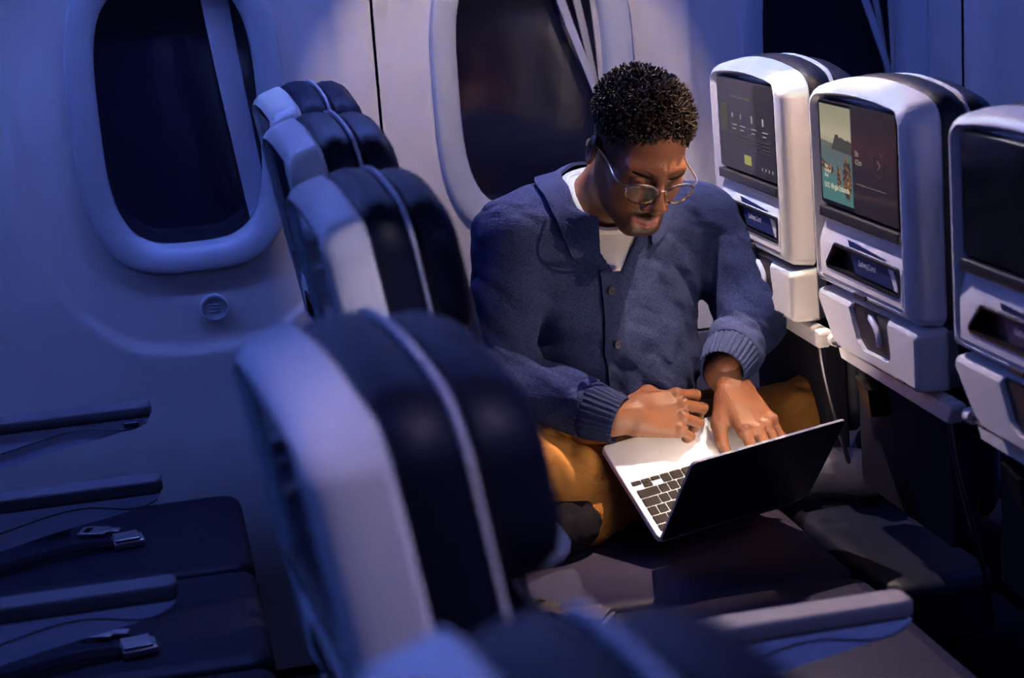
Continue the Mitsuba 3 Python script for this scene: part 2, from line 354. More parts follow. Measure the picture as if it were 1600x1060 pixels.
# ------------------------------------------------------------------ seats
HW = 0.180
def outline(hw, top, corner, rise, bottom, rc):
    """(Y,Z) outline with an arched top"""
    t = np.linspace(-1, 1, 21); arch = [(hw * a, top + rise * (1 - a * a)) for a in t]
    p = Polygon([(-hw, bottom)] + arch[:] + [(hw, bottom)])
    return p.buffer(-rc, join_style='mitre').buffer(rc, quad_segs=8)
def prot():
    """meshes of one seat; 'b' parts sit in the back frame (x forward, y towards the wall, z up from the rim), 's' parts in the seat frame"""
    q = {}
    o = outline(HW, 0.008, 0, 0.018, -0.294, .034)
    o = o.union(sbox(-HW, -.294, HW, -.2)).buffer(-.012).buffer(.012)
    body = loft_x(o, [(0.0, .021), (.003, .0135), (.008, .0075), (.015, .0030), (.024, .0006), (.034, -.001), (.047, -.003), (.053, .004)])
    rec = outline(.147, -.008, 0, .009, -.272, .014)
    rec2 = rec.buffer(.010)
    cut = hull(np.vstack([np.column_stack([np.full(len(r), x), r]) for x, r in ((-.01, ring(rec2, -.004)), (.003, ring(rec, -.002)), (.024, ring(rec, .003)))]))
    q['shell'] = (mesh_of(body - cut), 'm_shell', 'b', None)
    scr = rpoly([(-.139, -.164), (.141, -.164), (.141, -.006), (-.139, -.006)], .008)
    q['screen'] = (mesh_of(loft_x(scr, [(.006, .002), (.008, 0), (.023, 0)])), 'm_screen', 'b', 'black glass seat-back screen')
    q['screen__bezel_bar'] = (mesh_of(rbox(.001, .023, -.141, .143, -.184, -.167, .003)), 'm_bezel', 'b', None)
    # console with pocket
    con = hull(np.array([(x, y, z) for y in (-.146, .146) for x, z in ((.023, -.186), (.012, -.188), (.002, -.222), (.002, -.273), (.024, -.273))]))
    pk = rpoly([(.127, -.258), (.088, -.220), (-.139, -.220), (-.137, -.254), (-.134, -.258)], .004)
    pk_cut = loft_x(pk, [(-.01, 0), (.03, 0)])
    q['console'] = (mesh_of(con - pk_cut), 'm_shell', 'b', None)
    lip = loft_x(pk.buffer(.003), [(.0005, .001), (.002, 0), (.006, 0)]) - loft_x(pk.buffer(-.002), [(-.01, 0), (.03, 0)])
    q['console__pocket'] = (cat(loft_x(pk, [(.020, 0), (.023, 0)]), loft_x(pk, [(.004, .0002), (.021, .0002)]) - loft_x(pk.buffer(-.0016), [(-.01, 0), (.03, 0)]), lip), 'm_black', 'b', 'dark literature pocket')
    q['console__slot'] = (mesh_of(rbox(-.001, .004, -.022, .018, -.286, -.279, .001)), 'm_darkplastic', 'b', None)
    # tray table with latch recess and handle
    tr = rpoly([(.172, -.300), (.172, -.318), (.120, -.372), (.095, -.385), (-.186, -.385), (-.186, -.300)], .010)
    tray = loft_x(tr, [(.002, .008), (.006, .002), (.012, 0), (.050, -.002), (.056, .004)])
    la = rpoly([(.050, -.300), (.020, -.352), (-.002, -.364), (-.088, -.362), (-.100, -.352), (-.088, -.299)], .008)
    q['tray_table'] = (mesh_of(tray - loft_x(la, [(-.01, -.001), (.008, 0), (.014, .002)])), 'm_tray', 'b', None)
    q['tray_table__latch_plate'] = (mesh_of(loft_x(la, [(.009, .001), (.0135, .001)])), 'm_darkplastic', 'b', 'dark latch recess')
    a = np.linspace(math.radians(125), math.radians(235), 14)
    arc = np.column_stack([np.full(14, .004), -.020 + .030 * np.cos(a) * -.55 - .018, -.330 + .026 * np.sin(a)])
    arc[:, 1] = np.linspace(-.024, -.056, 14) - .012 * np.sin(np.linspace(0, np.pi, 14)); arc[:, 2] = np.linspace(-.306, -.346, 14)
    q['tray_table__handle'] = (tube(arc, [.0014] + [.0046] * 12 + [.0014], 8), 'm_alu', 'b', 'curved chrome handle')
    q['tray_table__side_strip'] = (mesh_of(rbox(.045, .060, -.192, -.187, -.380, -.300, .001)), 'm_metal', 'b', None)
    for y0 in (.10, -.13):
        q['tray_table__slot' + ('' if y0 > 0 else '_001')] = (mesh_of(rbox(.000, .006, y0 - .016, y0 + .012, -.379, -.376, .0006)), 'm_darkplastic', 'b', None)
    sk = rpoly([(.170, -.392), (.155, -.418), (-.215, -.424), (-.235, -.392)], .008)
    q['lower_cover'] = (mesh_of(loft_x(sk, [(.030, .003), (.034, 0), (.050, 0), (.053, .003)])), 'm_tray', 'b', None)
    for s, nm in ((-1, 'hinge_bolt'), (1, 'hinge_bolt_001')):
        c = (m3.Manifold.cylinder(.018, .0135, .0125, 28, True) + m3.Manifold.cylinder(.026, .007, .007, 20, True)) - m3.Manifold.cylinder(.06, .0035, .0035, 16, True)
        q[nm] = (mesh_of(c.scale((.8,.8,.8)).rotate((90, 0, 0)).translate((.040, s * .200, -.398))), 'm_shell', 'b', None)
    # cushions
    o1 = outline(.176, .010, 0, .022, -.43, .055)
    q['back_cushion'] = (mesh_of(loft_x(o1, [(.050, .010), (.056, .003), (.066, 0), (.078, 0), (.090, .003), (.097, .010)])), 'm_leather', 'b', None)
    o2 = outline(.170, .006, 0, .022, -.43, .05)
    q['back_cushion__piping'] = (mesh_of(loft_x(o2.buffer(.0018), [(.0965, .002), (.0975, 0), (.1005, 0), (.1015, .002)])), 'm_piping', 'b', 'pale piping')
    o3 = outline(.166, -.004, 0, .026, -.150, .06)
    q['headrest'] = (mesh_of(loft_x(o3, [(.102, .012), (.110, .002), (.120, 0), (.134, .002), (.146, .010), (.152, .024), (.154, .040)])), 'm_leather', 'b', None)
    q['lower_back'] = (mesh_of(loft_x(rpoly([(-.165, -.63), (.165, -.63), (.165, -.40), (-.165, -.40)], .02), [(.060, .004), (.064, 0), (.096, 0), (.100, .004)])), 'm_carpet', 'b', None)
    o4 = rpoly([(-.168, -.60), (.168, -.60), (.168, -.165), (-.168, -.165)], .05)
    q['lumbar_cushion'] = (mesh_of(loft_x(o4, [(.102, .010), (.112, .001), (.122, 0), (.130, .006), (.136, .02)])), 'm_leather', 'b', None)
    return q
PRO = {k: (P(m, mt, 40), fr, lb) for k, (m, mt, fr, lb) in prot().items()}
def cushion_poly(x0, x1, y0, y1, r=.05):
    return rpoly([(x0, y0), (x1, y0), (x1, y1), (x0, y1)], r)
def seat_cushion(x0, x1, y0, y1, z1=.475, r=.035):
    p = cushion_poly(x0, x1, y0, y1, r)
    return mesh_of(loft_z(p, [(z1 - .10, .01), (z1 - .09, 0), (z1 - .022, 0), (z1 - .010, .004), (z1 - .003, .012), (z1, .03)]))

def seat(label, group, xr, yc, zr, rec, cush, rowmat='m_seatleather', leg_rest=None, sx=1.0, yaw=0.0):
    key = thing('seat', label, 'seat', group)
    tb = T().translate([xr, yc, zr]).rotate([0, 0, 1], yaw).rotate([0, 1, 0], -math.degrees(rec)).scale([sx, 1, 1])
    for k, (s, fr, lb) in PRO.items(): put(key + '__' + k, s, tb, lb)
    x0, x1, y0, y1 = cush
    put(key + '__seat_cushion', P(seat_cushion(x0, x1, y0, y1), rowmat, 40))
    put(key + '__seat_pan', P(rbox(x0 + .02, x1 - .05, y0 + .02, y1 - .02, .335, .372, .008), 'm_darkplastic', 35))
    for xx in (x0 + .10, x1 - .12): put(key + '__leg', P(cat(rbox(xx - .02, xx + .02, yc - .02, yc + .02, .012, .345, .006), rbox(xx - .035, xx + .035, yc - .04, yc + .04, 0, .02, .006)), 'm_darkmetal', 35))
    if leg_rest:
        a0, a1, b0, b1 = leg_rest
        put(key + '__leg_rest', P(seat_cushion(a0, a1, b0, b1, .468, .055), 'm_leather', 40), label='raised dark leg rest')
    return key

G1, G2, G3 = 'seats of the row with the man', 'seats of the row ahead', 'seats of the row behind'
# the man's row: three reclined backs by the window side, then two nearer the camera
ROW = []
for k, (lab, cush, lr) in enumerate((
    ('white shelled navy seat nearest the window wall, farthest of the backs left of the man', (.44, .965, -.50, -.105), (.975, 1.165, -.50, -.10)),
    ('white shelled navy seat second from the window wall, left of the man', (.44, .965, -.895, -.505), (.975, 1.165, -.965, -.505)),
    ('nearest of the three small white shelled navy seats left of the man', (.40, .968, -1.42, -.90), None))):
    ROW.append(seat(lab, G1, .175 + (.012, -.007, -.016)[k], -.366 - .457 * k, 1.165 + (.012, .006, -.015)[k], .155, cush, leg_rest=lr, yaw=1.0, sx=0.95))
ROW.append(seat('large blurred seat back in the foreground with a blue-lit white shell and pale piping', G1, .062, -1.918, 1.115, .15, (.36, .940, -1.90, -1.43), sx=1.15, yaw=4.2))
ROW.append(seat('nearest very blurred seat back cut off by the bottom edge', G1, .072, -2.60, 1.112, .15, (.36, .930, -2.40, -1.91), sx=1.15, yaw=4.2))
# the row ahead, seen from behind
FRONT = []
for k, lab in enumerate(('white seat back by the window with a dim grey list on its screen', 'white seat back in the middle showing an island picture on its screen', 'white seat back at the right edge with a dark blank screen')):
    yc = -.392 - .468 * k
    FRONT.append((seat(lab, G2, .983, yc, 1.165, .02, (1.24, 1.72, yc - .20, yc + .19), rowmat='m_leather'), yc))
# the row behind: only cushions and armrests reach the frame
for k, (a, b) in enumerate(((-.50, -.105), (-.895, -.505), (-1.36, -.90))):
    seat(('dark cushioned seat against the window wall in the row behind, seat belt open on it', 'navy seat in the row behind with a buckle at the bottom left corner', 'aisle seat of the row behind below the bottom left corner')[k], G3,
         -.66, -.366 - .457 * k, 1.165, .12, (-.38, .098, a, b), rowmat='m_leather')

# ---- seat-back screens
def quad_uv(y0, y1, z0, z1, x):
    v = [[x, y0, z0], [x, y1, z0], [x, y1, z1], [x, y0, z1]]   # y0 = image left (towards the wall)
    return trimesh.Trimesh(v, [[0, 1, 2], [0, 2, 3]], process=False), np.array([[0, 0], [1, 0], [1, 1], [0, 1.0]])
def emis(d, rad, ): return {**d, 'emitter': {'type': 'area', 'radiance': rad, 'sampling_weight': 0.02}}
def island(p, n, uv):
    u, v = uv.x, uv.y
    sm, mx = mikit.smoothstep, mikit.mix
    c = mx((.42, .37, .20), (.30, .28, .16), sm(.66, 1.0, v) * .7 + .3 * F3(u * 3, v * 7))
    c = mx(c, (.52, .42, .26), sm(.62, .70, v) * sm(.85, .70, v) * .6)
    h1 = .60 + .04 * F3(u * 6, 1.0) - .02 * u
    c = mx(c, (.13, .14, .10), sm(.005, -.005, v - h1))
    isl = .57 + .13 * sm(.36, .50, u) * (0.65 + .5 * F3(u * 9, 4.0)) - .02 * sm(.6, 1, u)
    c = mx(c, (.045, .045, .028), sm(.005, -.005, v - isl) * sm(.34, .38, u))
    sea = mx((.035, .20, .19), (.10, .115, .11), sm(.15, .56, v)); sea = mx(sea, (.06, .16, .16), F3(u * 5, v * 22) * .5)
    c = mx(c, sea, sm(.005, -.005, v - (.56 - .03 * u)))
    rk = mikit.smoothstep(.0, .02, .40 - .16 * u + .05 * F3(u * 14, 2.0) - v) * sm(.0, .03, v - (.30 - .10 * u)) * sm(.42, .36, u)
    r2 = sm(.035, .0, dr.sqrt(dr.square(u - .56) + dr.square((v - .27) * .55)) - .05)
    r3 = sm(.03, .0, dr.sqrt(dr.square((u - .83) * .8) + dr.square((v - .275) * .55)) - .10)
    k = dr.clip(rk + r2 + r3, 0, 1)
    c = mx(c, mx((.035, .022, .012), (.34, .13, .02), sm(.45, .7, F3(u * 26, v * 40))), k)
    return mx(c, mi.Color3f(mi.luminance(c)), .20) * .80
def redpanel(p, n, uv): return mikit.mix((.006, .003, .006), (.030, .004, .006), mikit.smoothstep(.25, .0, dr.abs(uv.y - .62)) * F3(uv.x * 2, uv.y * 3)) + mikit.mix((0, 0, 0), (.02, .010, .008), mikit.smoothstep(.05, .0, dr.abs(uv.y - .17 - .04 * uv.x)))
def greypanel(p, n, uv):  # menu ground, with a greyish reflection painted over its left part
    b = .60 + .10 * uv.y + .04 * dr.sin(uv.y * 5)
    return mikit.mix((.033, .026, .045), (.006, .004, .010), mikit.smoothstep(-.03, .04, uv.x - b)) * (0.75 + .5 * uv.y)
mat('m_glow', pr((.01, .01, .01), .4))
def lab_tw(seatkey):   # back-frame transform of a seat of the row ahead
    return scene[seatkey + '__shell']['to_world']
def text_back(txt, h, y, z, x, slant=0):
    """lettering standing in the back frame, reading towards -y (to the right as seen from behind)"""
    m = meshkit.text_mesh(txt, h, .0004); v = m.vertices.copy()
    m.vertices = np.column_stack([x - v[:, 2], y - v[:, 0], z + v[:, 1]]); m.fix_normals(); return m
def bar(y, z, w, h, x=.0052):
    return plain_box(x - .0004, x, y - w, y, z - h / 2, z + h / 2)
# middle seat: island picture
s2, tw2 = FRONT[1][0], lab_tw(FRONT[1][0])
m, uv = quad_uv(.134, .018, -.156, -.012, .0057)
put(s2 + '__screen__picture', emis(mikit.ply(m, 'm_glow', smooth=False, uv=uv), mikit.proc(island)), tw2, 'island picture on the left of the screen')
m, uv = quad_uv(.018, -.134, -.162, -.008, .0057)
put(s2 + '__screen__panel', emis(mikit.ply(m, 'm_glow', smooth=False, uv=uv), mikit.proc(redpanel)), tw2, 'dark flight panel on the right of the screen')
LT = np.array([.50, .46, .34])
def lettering(seatkey, mesh, tw, rad, label=None, nm='lettering'):
    put(seatkey + '__screen__' + nm, emis(P(mesh, 'm_glow', False), rgb(rad)), tw, label)
lettering(s2, text_back('U.S. Virgin Islands', .0078, .124, -.137, .0054), tw2, LT, 'lettering U.S. Virgin Islands')
lettering(s2, text_back('The', .0052, .122, -.107, .0054), tw2, LT * .9)
lettering(s2, text_back('Perfect', .0052, .122, -.114, .0054), tw2, LT * .9)
lettering(s2, text_back('Day', .0052, .122, -.121, .0054), tw2, LT * .9)
lettering(s2, text_back('5h', .0080, .006, -.078, .0054), tw2, LT * .42, 'lettering 5h')
lettering(s2, text_back('42m', .0080, .006, -.090, .0054), tw2, LT * .42, 'lettering 42m')
an = np.linspace(0, 2 * np.pi, 40)
lettering(s2, tube(np.column_stack([np.full(40, .0054), -.078 + .018 * np.cos(an), -.082 + .018 * np.sin(an)]), .0005, 5), tw2, LT * .05, None, 'dial')
lettering(s2, tube(np.array([[.0054, -.074, -.076], [.0054, -.081, -.082], [.0054, -.074, -.088]]), .0006, 5), tw2, LT * .25, None, 'chevron')
lettering(s2, cat(bar(.006, -.118, .105, .0008), bar(-.018, -.118, .003, .004)), tw2, LT * .25, None, 'progress_line')
# window seat: dim list
s1, tw1 = FRONT[0][0], lab_tw(FRONT[0][0])
m, uv = quad_uv(.138, -.136, -.162, -.008, .0057)
put(s1 + '__screen__picture', emis(mikit.ply(m, 'm_glow', smooth=False, uv=uv), mikit.proc(greypanel)), tw1, 'dim menu on the screen with a greyish reflection painted in')
G = np.array([.20, .18, .16])
lettering(s1, cat(*[bar(.064 - i * .0165, -.036, w, .0035) for i, w in enumerate((.014, .010, .014, .012, .014, .011))]), tw1, G * .45, None, 'title_line')
lettering(s1, cat(bar(.126, -.075, .038, .050), bar(.120, -.108, .020, .006)), tw1, np.array([.045, .045, .03]), None, 'thumbnail')
for i, y in enumerate((.066, .024, -.030, -.083)):
    ic = [bar(y, -.068, .007 if i != 1 else .004, .012 if i > 1 else .008), bar(y, -.084, .024, .002), bar(y, -.091, .016, .002)]
    lettering(s1, cat(*ic), tw1, G * (1.2 if i < 3 else 1.6), None, 'icon')
    lettering(s1, cat(*[bar(y + .004, -.101 - .006 * r, .040 - .006 * (r % 2), .0013) for r in range(4)]), tw1, G * .22, None, 'text_line')
lettering(s1, bar(.012, -.139, .034, .016), tw1, np.array([.30, .27, .07]), 'small yellow button', 'button')
lettering(s1, cat(*[bar(-.072 - i * .016, -.146, .004, .005) for i in range(4)]), tw1, G * 1.2, None, 'control_dots')
# safety cards in the pockets
for i, (sk, yc) in enumerate(FRONT):
    tw = lab_tw(sk)
    key = thing('safety_card', ('navy safety card in the pocket of the seat back by the window', 'navy safety card with a pale edge in the pocket under the island picture', 'navy safety card in the pocket at the right edge')[i], 'card', 'safety cards in the seat-back pockets')
    cp = Polygon([(.042, -.206), (-.090, -.213), (-.116, -.252), (.020, -.252)])
    cd = loft_x(cp, [(.0000, 0), (.0015, 0)]).rotate((0, 0, 0)).translate((.004, 0, 0))
    put(key + '__cover', P(mesh_of(cd), 'm_card', False), tw)
    ce = extrude([(-.084, -.210), (-.108, -.214), (-.132, -.253), (-.112, -.253)], .004)
    v = ce.vertices.copy(); ce.vertices = np.column_stack([.0085 - v[:, 2], v[:, 0], v[:, 1]]); ce.fix_normals()
    put(key + '__page_edge', P(ce, 'm_cardedge', False), tw, 'pale folded edge')
    put(key + '__lettering', P(text_back('SafetyCard', .0085, .006, -.238, .0038), 'm_print', False), tw, 'lettering SafetyCard')
    put(key + '__lettering', P(cat(bar(.030, -.217, .022, .002, .0038)), 'm_print', False), tw)

# ---- brackets and struts below the seats ahead
for i, (sk, yc) in enumerate(FRONT):
    bk = extrude([(0, 0), (.05, -.012), (.062, -.05), (.03, -.035)], .03)
    v = bk.vertices.copy(); bk.vertices = np.column_stack([1.02 + v[:, 2], yc + .10 - v[:, 0], .735 + v[:, 1]]); bk.fix_normals()
    put(sk + '__bracket', P(bk, 'm_black', 35))
    put(sk + '__strut', P(tube(spline([(1.03, yc - .20, .765), (1.035, yc - .205, .70), (1.06, yc - .20, .60), (1.10, yc - .19, .42)], 16), .004, 8), 'm_darkmetal', 40))

# ------------------------------------------------------------------ armrests
def armrest(label, group, tipx, y, z, length, padmat, latch=False, w=.046):
    key = thing('armrest', label, 'armrest', group)
    pad = rpoly([(-length, -w / 2), (0, -w / 2), (0, w / 2), (-length, w / 2)], .012)
    tw = T().translate([tipx, y, z])
    put(key + '__pad', P(mesh_of(loft_z(pad, [(-.020, .002), (-.017, 0), (-.005, 0), (-.0015, .002), (0, .006)])), padmat, 40), tw)
    prof = np.array([(-.004, -.0235), (-.010, -.030), (-.030, -.040), (-.085, -.050), (-.16, -.062), (-length, -.098), (-length, -.0235)])
    f = extrude(prof, w - .006); v = f.vertices.copy(); f.vertices = np.column_stack([v[:, 0], v[:, 2] - (w - .006) / 2, v[:, 1]]); f.fix_normals()
    put(key + '__fairing', P(f, 'm_fairing', 40), tw, 'pale blue fairing')
    lip = spline([(-.010, -(w - .004) / 2, -.031), (-.075, -(w - .004) / 2, -.037), (-.10, -(w - .004) / 2, -.032), (-.16, -(w - .004) / 2, -.034), (-length, -(w - .004) / 2, -.052)], 24)
    put(key + '__crease', P(tube(lip, .0012, 6), 'm_armpad_dark', 40), tw)
    if latch: put(key + '__latch', P(mesh_of(rbox(-.050, -.024, -w / 2 - .004, -w / 2 + .004, -.037, -.026, .003)), 'm_darkmetal', 40), tw, 'small latch')
    return key
GA = 'armrests of the row behind'
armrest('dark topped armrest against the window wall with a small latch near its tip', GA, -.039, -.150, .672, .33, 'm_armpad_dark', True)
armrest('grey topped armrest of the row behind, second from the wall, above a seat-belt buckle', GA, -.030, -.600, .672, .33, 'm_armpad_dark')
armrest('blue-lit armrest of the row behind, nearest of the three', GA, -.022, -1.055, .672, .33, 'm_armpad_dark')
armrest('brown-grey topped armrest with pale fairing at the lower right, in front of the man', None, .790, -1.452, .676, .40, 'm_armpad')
# armrest folded up between the backs; only its pale hinge end shows beside the foreground seat back
key = thing('folded_armrest', 'armrest folded up beside the foreground seat back, its pale rounded hinge end showing', 'armrest')
put(key + '__hinge_cover', P(mesh_of(loft_z(rpoly([(-.034, -.020), (.034, -.020), (.034, .020), (-.034, .020)], .019), [(-.03, .008), (-.02, .001), (.0, 0), (.012, .004), (.02, .014)])), 'm_shell', 40), T().translate([.420, -1.25, .728]).rotate([0, 1, 0], 62))
put(key + '__pad', P(mesh_of(rbox(-.02, .02, -.022, .022, .02, .34, .012, 9)), 'm_armpad_dark', 40), T().translate([.375, -1.25, .74]).rotate([0, 1, 0], -9))

# ------------------------------------------------------------------ seat belts
def belt(label, x, y, z, ang, group):
    key = thing('seat_belt', label, 'seat belt', group)
    tw = T().translate([x, y, z]).rotate([0, 0, 1], ang)
    buckle = rbox(-.026, .026, -.022, .022, 0, .014, .004)
    put(key + '__buckle', P(cat(buckle, rbox(-.024, .018, -.021, .021, .0135, .0185, .002)), 'm_metal', 35), tw, 'metal buckle')
    tg = (rbox(-.024, .024, -.019, .019, 0, .004, .0015) - rbox(.004, .016, -.012, .012, -.01, .02, .001)) + rbox(-.046, -.02, -.009, .009, 0, .004, .0015)
    put(key + '__tongue', P(mesh_of(tg), 'm_metal', 35), T().translate([x - .058, y + .082, z + .004]).rotate([0, 0, 1], ang + 155), 'metal tongue')
    for pts in ([(x - .02, y, z + .004), (x - .09, y - .012, z + .010), (x - .19, y - .05, z + .008), (x - .30, y - .10, z + .012)],
                [(x - .10, y + .098, z + .004), (x - .15, y + .105, z + .010), (x - .21, y + .11, z + .010), (x - .28, y + .10, z + .010)]):
        c = spline(pts, 24); V = []
        t = np.gradient(c, axis=0); s = np.column_stack([-t[:, 1], t[:, 0], 0 * t[:, 0]]); s /= np.linalg.norm(s, axis=1, keepdims=True)
        for h in (0, .0016): V += [c - s * .015 + [0, 0, h], c + s * .015 + [0, 0, h]]
        V = np.vstack(V); n = 24; Fq = []
        for i in range(n - 1):
            for a, b in ((0, 1), (1, 3), (3, 2), (2, 0)): Fq.append([a * n + i, b * n + i, b * n + i + 1, a * n + i + 1])
        put(key + '__strap', P((V, np.array(Fq)), 'm_webbing', 40), None, None)
GB = 'unbuckled seat belts'
belt('open seat belt on the dark cushion between the two upper armrests at the left', -.100, -.328, .475, 8, GB)
belt('open seat belt with a shiny buckle at the bottom left corner', -.088, -.800, .475, 8, GB)
belt('seat belt buckle glinting beside the foreground seat back', .545, -.945, .475, -35, None)
# white cable at the right edge
key = thing('cable', 'thin pale cable hanging in a loop at the right edge', 'cable')
scene[key] = P(tube(spline([(1.165, -1.02, .72), (1.150, -1.04, .64), (1.142, -1.05, .57), (1.155, -1.07, .52), (1.19, -1.10, .475)], 30), .0022, 8), 'm_cable', 40)

# ------------------------------------------------------------------ the laptop on his shins
LO = np.array([.650, -.620, .632]); LW = np.array([.968, .247, .049]); LD = np.array([.229, -.782, -.579])
LW /= np.linalg.norm(LW); LD -= LW * (LW @ LD); LD /= np.linalg.norm(LD); LN = np.cross(LD, LW); LN *= np.sign(LN[2])
LL = np.array([.116, -.589, .800]); LL -= LW * (LW @ LL); LL /= np.linalg.norm(LL); LLN = np.cross(LW, LL); LLN *= np.sign(LLN @ -LD)   # LLN: the screen's outward side, towards the man
WID, DEP, THK = .2725, .193, .012
def frame_tw(o, ax, ay, az): 
    m = np.eye(4); m[:3, 0], m[:3, 1], m[:3, 2], m[:3, 3] = ax, ay, az, o; return T(m.tolist())
lap = thing('laptop', 'open silver laptop on the lap of the man, its dark lid towards the camera', 'laptop')
tl = frame_tw(LO, LW, LD, np.cross(LW, LD)); sgn = 1 if np.cross(LW, LD)[2] > 0 else -1
def zz(a, b): return (min(a * sgn, b * sgn), max(a * sgn, b * sgn))
def lbox(x0, x1, y0, y1, a, b, r): z0, z1 = zz(a, b); return rbox(x0, x1, y0, y1, z0, z1, r)
bp = rpoly([(0, 0), (WID, 0), (WID, DEP), (0, DEP)], .010, 10)
base = loft_z(bp, [(sgn * 0.0, .0015), (sgn * -.001, .0004), (sgn * -.002, 0), (sgn * -.009, 0), (sgn * -.012, .004)])
well = lbox(.010, WID - .010, .080, .181, .01, -.0016, .001)
base = base - well - lbox(WID / 2 - .050, WID / 2 + .050, .008, .073, .01, -.0005, .0004)
put(lap + '__base', P(mesh_of(base), 'm_alu', 35), tl)
put(lap + '__base__trackpad', P(mesh_of(lbox(WID / 2 - .0495, WID / 2 + .0495, .0085, .0725, -.0003, -.004, .0002)), 'm_alu', 35), tl)
kp = {}
def key_at(x, y, w, d):
    k = (round(w, 4), round(d, 4))
    if k not in kp: kp[k] = P(mesh_of(lbox(0, w, 0, d, .0006, -.0014, .0012)), 'm_key', 35)
    put(lap + '__base__key', kp[k], frame_tw(LO + LW * x + LD * y, LW, LD, np.cross(LW, LD)))
kx0, kx1, gap = .0115, WID - .0115, .0022; kw = (kx1 - kx0)
rows = [  # widths in key units, from his right-hand side to his left-hand side; first row nearest to him
    (.0815, .0150, [('h', 1.0), ('hh', 1.0), ('h', 1.0), ('n', 1.0), ('n', 1.25), ('n', 5.0), ('n', 1.25), ('n', 1), ('n', 1), ('n', 1)]),
    (.0988, .0150, [('n', 2.25)] + [('n', 1)] * 10 + [('n', 2.25)]),
    (.1161, .0150, [('n', 1.75)] + [('n', 1)] * 11 + [('n', 1.75)]),
    (.1334, .0150, [('n', 1.0)] + [('n', 1)] * 12 + [('n', 1.5)]),
    (.1507, .0150, [('n', 1.5)] + [('n', 1)] * 13),
    (.1680, .0110, [('n', 1.0)] * 14)]
for y, d, ks in rows:
    tot = sum(k[1] for k in ks); u = kw / tot; x = kx0
    for t, w in ks:
        if t == 'n': key_at(x, y, w * u - gap, d)
        elif t == 'h': key_at(x, y, w * u - gap, d / 2 - .0005)
        else: key_at(x, y, w * u - gap, d / 2 - .0006); key_at(x, y + d / 2 + .0004, w * u - gap, d / 2 - .0006)
        x += w * u
HP = LO + LD * DEP + LN * .001
tlid = frame_tw(HP, LW, LL, np.cross(LW, LL)); s2_ = 1 if np.cross(LW, LL) @ LLN > 0 else -1
lp = rpoly([(0, 0), (WID, 0), (WID, DEP), (0, DEP)], .009, 10)
put(lap + '__lid', P(mesh_of(loft_z(lp, [(s2_ * 0.0, .0006), (s2_ * -.0008, 0), (s2_ * -.0044, 0), (s2_ * -.0056, .003)])), 'm_lid', 35), tlid, 'dark lid')
e = loft_z(lp, [(s2_ * 0.0004, .0004), (s2_ * -.0005, -.0006), (s2_ * -.0042, -.0006)]) - loft_z(lp.buffer(-.0022), [(-.01, 0), (.01, 0)])
put(lap + '__lid__edge', P(mesh_of(e), 'm_alu', 35), tlid, 'bright metal edge')
v = [[.006, .010, s2_ * .0007], [WID - .006, .010, s2_ * .0007], [WID - .006, DEP - .006, s2_ * .0007], [.006, DEP - .006, s2_ * .0007]]
put(lap + '__lid__display', {**P(trimesh.Trimesh(v, [[0, 1, 2], [0, 2, 3]] if s2_ > 0 else [[0, 2, 1], [0, 3, 2]], process=False), 'm_glow', False), 'emitter': {'type': 'area', 'radiance': rgb(SCREEN_GLOW)}}, tlid, 'lit display')
put(lap + '__hinge', P(mesh_of(m3.Manifold.cylinder(WID - .06, .0045, .0045, 20).rotate((0, 90, 0)).translate((.03, 0, s2_ * -.004))), 'm_darkmetal', 40), tlid)

# ------------------------------------------------------------------ the man
A = np.array
BF = A([.33, -.944, 0]); BL = A([.944, .33, 0]); BZ = A([0, 0, 1.0]); BM = np.column_stack([BL, BF, BZ])
P0 = A([.735, -.37, .53])
def W_(l, f, z): return P0 + l * BL + f * BF + A([0, 0, z - P0[2]])
Rsh, Lsh = A([.566, -.452, .945]), A([.925, -.330, .915])
Relb, Lelb = A([.508, -.515, .736]), A([.978, -.430, .765])
RHO, RHX = LO + LW * .046 - LD * .010 + LN * .046, LW * 1.0 + LD * .20 + LN * -.02
LHO, LHX = LO + LW * .238 - LD * .010 + LN * .052, LD * 1.0 + LW * .06 - LN * .10
Rwr, Lwr = RHO - .030 * RHX / np.linalg.norm(RHX), LHO - .030 * LHX / np.linalg.norm(LHX) + LN * .012
KR, KL = A([.505, -.635, .618]), A([1.050, -.455, .585])
HR, HL = W_(-.10, 0, .545), W_(.09, 0, .545)
FR, FL = A([1.075, -.545, .515]), A([.560, -.665, .520])
neck = A([.715, -.462, .985])
HC = A([.757, -.545, 1.080]); HK = .93
hyaw, hp, hroll = math.radians(-84), math.radians(30), math.radians(7)
HF = A([math.cos(hyaw) * math.cos(hp), math.sin(hyaw) * math.cos(hp), -math.sin(hp)]); HLf = A([-math.sin(hyaw), math.cos(hyaw), 0]); HU = np.cross(HF, HLf)
HLf = math.cos(hroll) * HLf - math.sin(hroll) * HU; HU = np.cross(HLf, HF) * (1 if np.cross(HLf, HF)[2] > 0 else -1)
HM = np.column_stack([HLf, HF, HU])
def hl(p): return (p - HC) @ HM / HK
def hw(q): return HC + HK * (np.asarray(q, float) @ HM.T)

